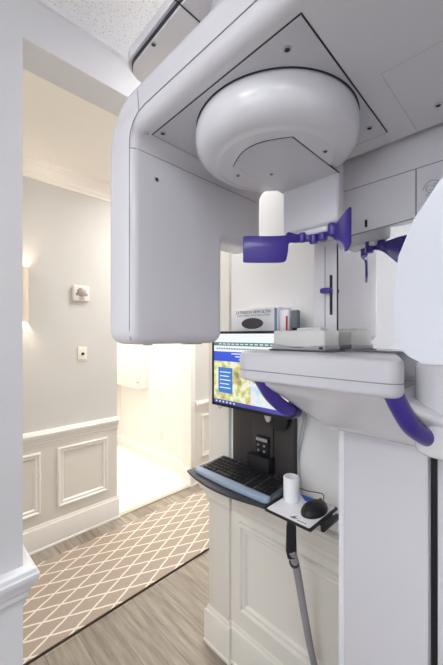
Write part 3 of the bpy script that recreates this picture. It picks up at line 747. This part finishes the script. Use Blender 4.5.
c = MB(); c.tube([(1.010, .530, .930), (1.028, .536, .942), (1.045, .548, .948), (1.056, .58, .940), (1.062, .62, .930), (1.066, .66, .928)], .0016, M_black, 8); part(c, 'cord', None, ms)
cu = MB(); cu.lathe([(0, 0), (.0262, 0), (.0275, .002), (.0275, .080), (.0262, .082), (.0235, .082), (.0235, .012), (0, .012)], (.974, .629, .9252), M_paper, 40)
tag(cu.build('cup'), 'white paper cup standing on the mat beside the keyboard', 'cup')

# ================================================================== SUPPLIES ON THE SHELF
gb = empty('mask_box', (1.04, .845, 1.503), 'white cardboard mask box with oval opening on shelf above monitor', 'box')
c = MB(); c.box(1.005, 1.095, .708, .945, 1.503, 1.606, M_paper, bev=0.0015); cb = part(c, 'carton', None, gb)
c = MB(); c.lathe([(0, 0), (1, 0)], (0, 0, 0), M_ink, 40)
for v in c.bm.verts: v.co = (1.0044, .832+v.co.x*.056, 1.546+v.co.y*.022)
o = part(c, 'dispensing_slot', None, gb)
text_mesh('EXTENSION VIEW ULTRA', .017, face_negx(1.0044, .828, 1.591), M_ink, 'printed_title', cb, gb, width=.178)
text_mesh('FACE MASKS WITH EAR LOOPS', .010, face_negx(1.0044, .828, 1.578), M_inkblue, 'printed_title', cb, gb, width=.165)
c = MB(); c.box(1.0043, 1.0052, .711, .723, 1.506, 1.602, M_inkblue); part(c, 'printed_band', None, gb)
tb = empty('supply_tub', (1.04, .66, 1.503), 'small white carton with red print and grey cap on shelf', 'box')
c = MB(); c.box(1.01, 1.09, .664, .704, 1.503, 1.592, M_paper, bev=0.002); part(c, 'carton', None, tb)
c = MB(); c.box(1.0093, 1.0105, .668, .676, 1.515, 1.570, M_red); part(c, 'red_label', None, tb)
gc = empty('dispenser_bottle', (1.03, .637, 1.503), 'grey capped bottle standing on shelf right of the mask box', 'bottle')
c = MB(); c.prism(rrect(1.012, 1.035, .628, .660, .008, 4), 'z', 1.525, 1.590, M_greycap, bev=0.005, ang=60); part(c, 'cap', None, gc)
c = MB(); c.prism(rrect(1.014, 1.033, .630, .658, .008, 4), 'z', 1.503, 1.526, M_black, ang=60); part(c, 'base', None, gc)

# ================================================================== HALL FITTINGS
sc = empty('wall_sconce', (.55, 2.5, 1.77), 'beige half round wall sconce glowing on the hall wall at frame edge', 'wall lamp')
pf = [(.55+.085*math.cos(a), 2.5-.075*math.sin(a)) for a in [PI*i/16 for i in range(17)]]
pfi = [(.55+.080*math.cos(a), 2.5-.070*math.sin(a)) for a in [PI*i/16 for i in range(17)]]
c = MB(); b = bmesh.new()
A = [[b.verts.new((x, y, z)) for x, y in P] for P in (pf, pfi) for z in (1.585, 1.955)]
for u, v in ((0, 1), (3, 2), (1, 3), (2, 0)):
    for k in range(16): b.faces.new((A[u][k], A[u][k+1], A[v][k+1], A[v][k]))
c.finish(b, M_sconce); part(c, 'shade', None, sc)
c = MB(); c.box(.48, .62, 2.492, 2.5, 1.62, 1.92, M_sconce); part(c, 'back_plate', None, sc)
c = MB(); c.cyl((.55, 2.465, 1.68), (0, 0, 1), .014, .18, M_sconcelamp, 16, bev=0.004); part(c, 'lamp_tube', None, sc)

fa = empty('fire_alarm_strobe', (.984, 2.5, 1.75), 'square white fire alarm strobe with clear lens high on hall wall', 'alarm')
c = MB(); c.box(.924, 1.044, 2.468, 2.503, 1.752, 1.872, M_strobe, bev=0.012, seg=4); part(c, 'housing', None, fa)
c = MB(); c.lathe([(.034, 0), (.030, .012), (.015, .020), (0, .021)], (.984, 2.468, 1.822), M_clear, 28, (0, -1, 0)); part(c, 'lens', None, fa)
c = MB(); c.box(.940, 1.028, 2.462, 2.469, 1.795, 1.815, M_clear, bev=0.003); c.box(.965, 1.003, 2.465, 2.469, 1.765, 1.785, M_clear, bev=0.002); part(c, 'sounder_grille', None, fa)
kp = empty('key_switch_plate', (1.0, 2.5, 1.30), 'small ivory wall plate with black round knob below the alarm', 'switch')
c = MB(); c.box(.965, 1.035, 2.493, 2.5, 1.300, 1.412, M_ivory, bev=0.003); part(c, 'plate', None, kp)
c = MB(); c.cyl((1.0, 2.493, 1.357), (0, -1, 0), .011, .010, M_black, 20, bev=0.002); part(c, 'knob', None, kp)
c = MB(); c.box(.975, 1.025, 2.4915, 2.4935, 1.311, 1.316, M_strip); part(c, 'label_strip', None, kp)

def plate(y, z, kind, lab):
    r = empty('wall_outlet' if kind == 'o' else 'light_switch', (2.17, y, z-.057), lab, 'outlet' if kind == 'o' else 'switch')
    c = MB(); c.box(2.164, 2.17, y-.035, y+.035, z-.057, z+.057, M_ivory, bev=0.002); part(c, 'plate', None, r)
    c = MB()
    if kind == 'o':
        for dz in (-.02, .02): c.box(2.161, 2.165, y-.016, y+.016, z+dz-.014, z+dz+.014, M_strobe, bev=0.002)
        part(c, 'socket', None, r)
    else:
        c.box(2.160, 2.165, y-.016, y+.016, z-.033, z+.033, M_strobe, bev=0.002); part(c, 'rocker', None, r)
plate(3.142, .783, 'o', 'upper white outlet on the bright room wall')
plate(3.150, .344, 'o', 'lower white outlet near the floor in the bright room')
plate(2.745, 1.073, 's', 'white light switch just inside the bright room')
wcab = empty('wall_cabinet', (2.11, 3.7, .84), 'shallow white wall cabinet on the wall of the bright room', 'cabinet')
c = MB(); c.box(2.07, 2.17, 3.44, 4.12, .85, 1.75, M_wallwhite, bev=0.002); part(c, 'body', None, wcab)
c = MB(); c.box(2.052, 2.07, 3.445, 4.11, .852, 1.745, M_trim, bev=0.002); dr = part(c, 'door', None, wcab)
c = MB(); c.cyl((2.052, 3.475, .93), (-1, 0, 0), .009, .014, M_metal, 14, bev=0.002); part(c, 'knob', None, wcab, dr)

# ================================================================== ADDED LIGHT FITTINGS, ALL OUT OF VIEW
def added_troffer(x, y, z, lx, ly, m, lab, grp=None):
    r = empty('added_ceiling_light', (x, y, z), lab, 'ceiling light', grp)
    c = MB()
    for a in ((x-lx/2-.02, x+lx/2+.02, y-ly/2-.02, y-ly/2), (x-lx/2-.02, x+lx/2+.02, y+ly/2, y+ly/2+.02), (x-lx/2-.02, x-lx/2, y-ly/2, y+ly/2), (x+lx/2, x+lx/2+.02, y-ly/2, y+ly/2)): c.box(*a, z-.012, z, M_trimcool)
    part(c, 'frame', None, r)
    c = MB(); c.box(x-lx/2, x+lx/2, y-ly/2, y+ly/2, z-.006, z-.001, m); part(c, 'diffuser', None, r)
added_troffer(-1.45, .30, CZ, 1.2, .6, M_addlight, 'added ceiling panel light behind the camera, nearer the hall opening', 'added machine room ceiling lights')
added_troffer(-1.0, -1.2, CZ, 1.2, .6, M_addlight, 'added ceiling panel light behind the camera, farther from the hall', 'added machine room ceiling lights')
added_troffer(.94, .94, CZ, .30, .22, M_addspot, 'small added ceiling light above the wall workstation, behind the x-ray machine')
added_troffer(-.9, 1.85, HZ, .5, .5, M_addwarm, 'added warm hall ceiling light left of the opening', 'added hall ceiling lights')
added_troffer(1.75, 1.80, HZ, .5, .5, M_addwarm, 'added warm hall ceiling light outside the bright room', 'added hall ceiling lights')
added_troffer(3.3, 1.85, HZ, .5, .5, M_addwarm, 'added warm hall ceiling light at the far end', 'added hall ceiling lights')
added_troffer(1.6, 3.35, HZ, .9, 1.0, M_addroom, 'added bright ceiling panel light in the room across the hall')

# ================================================================== CAMERA AND WORLD
wd = bpy.data.worlds.new('World'); S.world = wd; wd.use_nodes = True
wd.node_tree.nodes['Background'].inputs[0].default_value = (.8, .85, .9, 1); wd.node_tree.nodes['Background'].inputs[1].default_value = 0.3
cd = bpy.data.cameras.new('camera'); cam = bpy.data.objects.new('camera', cd); COL.objects.link(cam)
cam.location = (0, 0, 1.5); cam.rotation_euler = (PI/2, 0, -PI/4)
cd.sensor_fit = 'AUTO'; cd.sensor_width = 36; cd.lens = 36*325/665; cd.shift_y = 2.5/665; cd.clip_start = 0.02
S.camera = cam
S.view_settings.view_transform = 'Standard'; S.view_settings.look = 'None'; S.view_settings.gamma = 1; S.view_settings.use_curve_mapping = False
S.view_settings.exposure = 0.32
S.cycles.max_bounces = 10; S.cycles.diffuse_bounces = 6
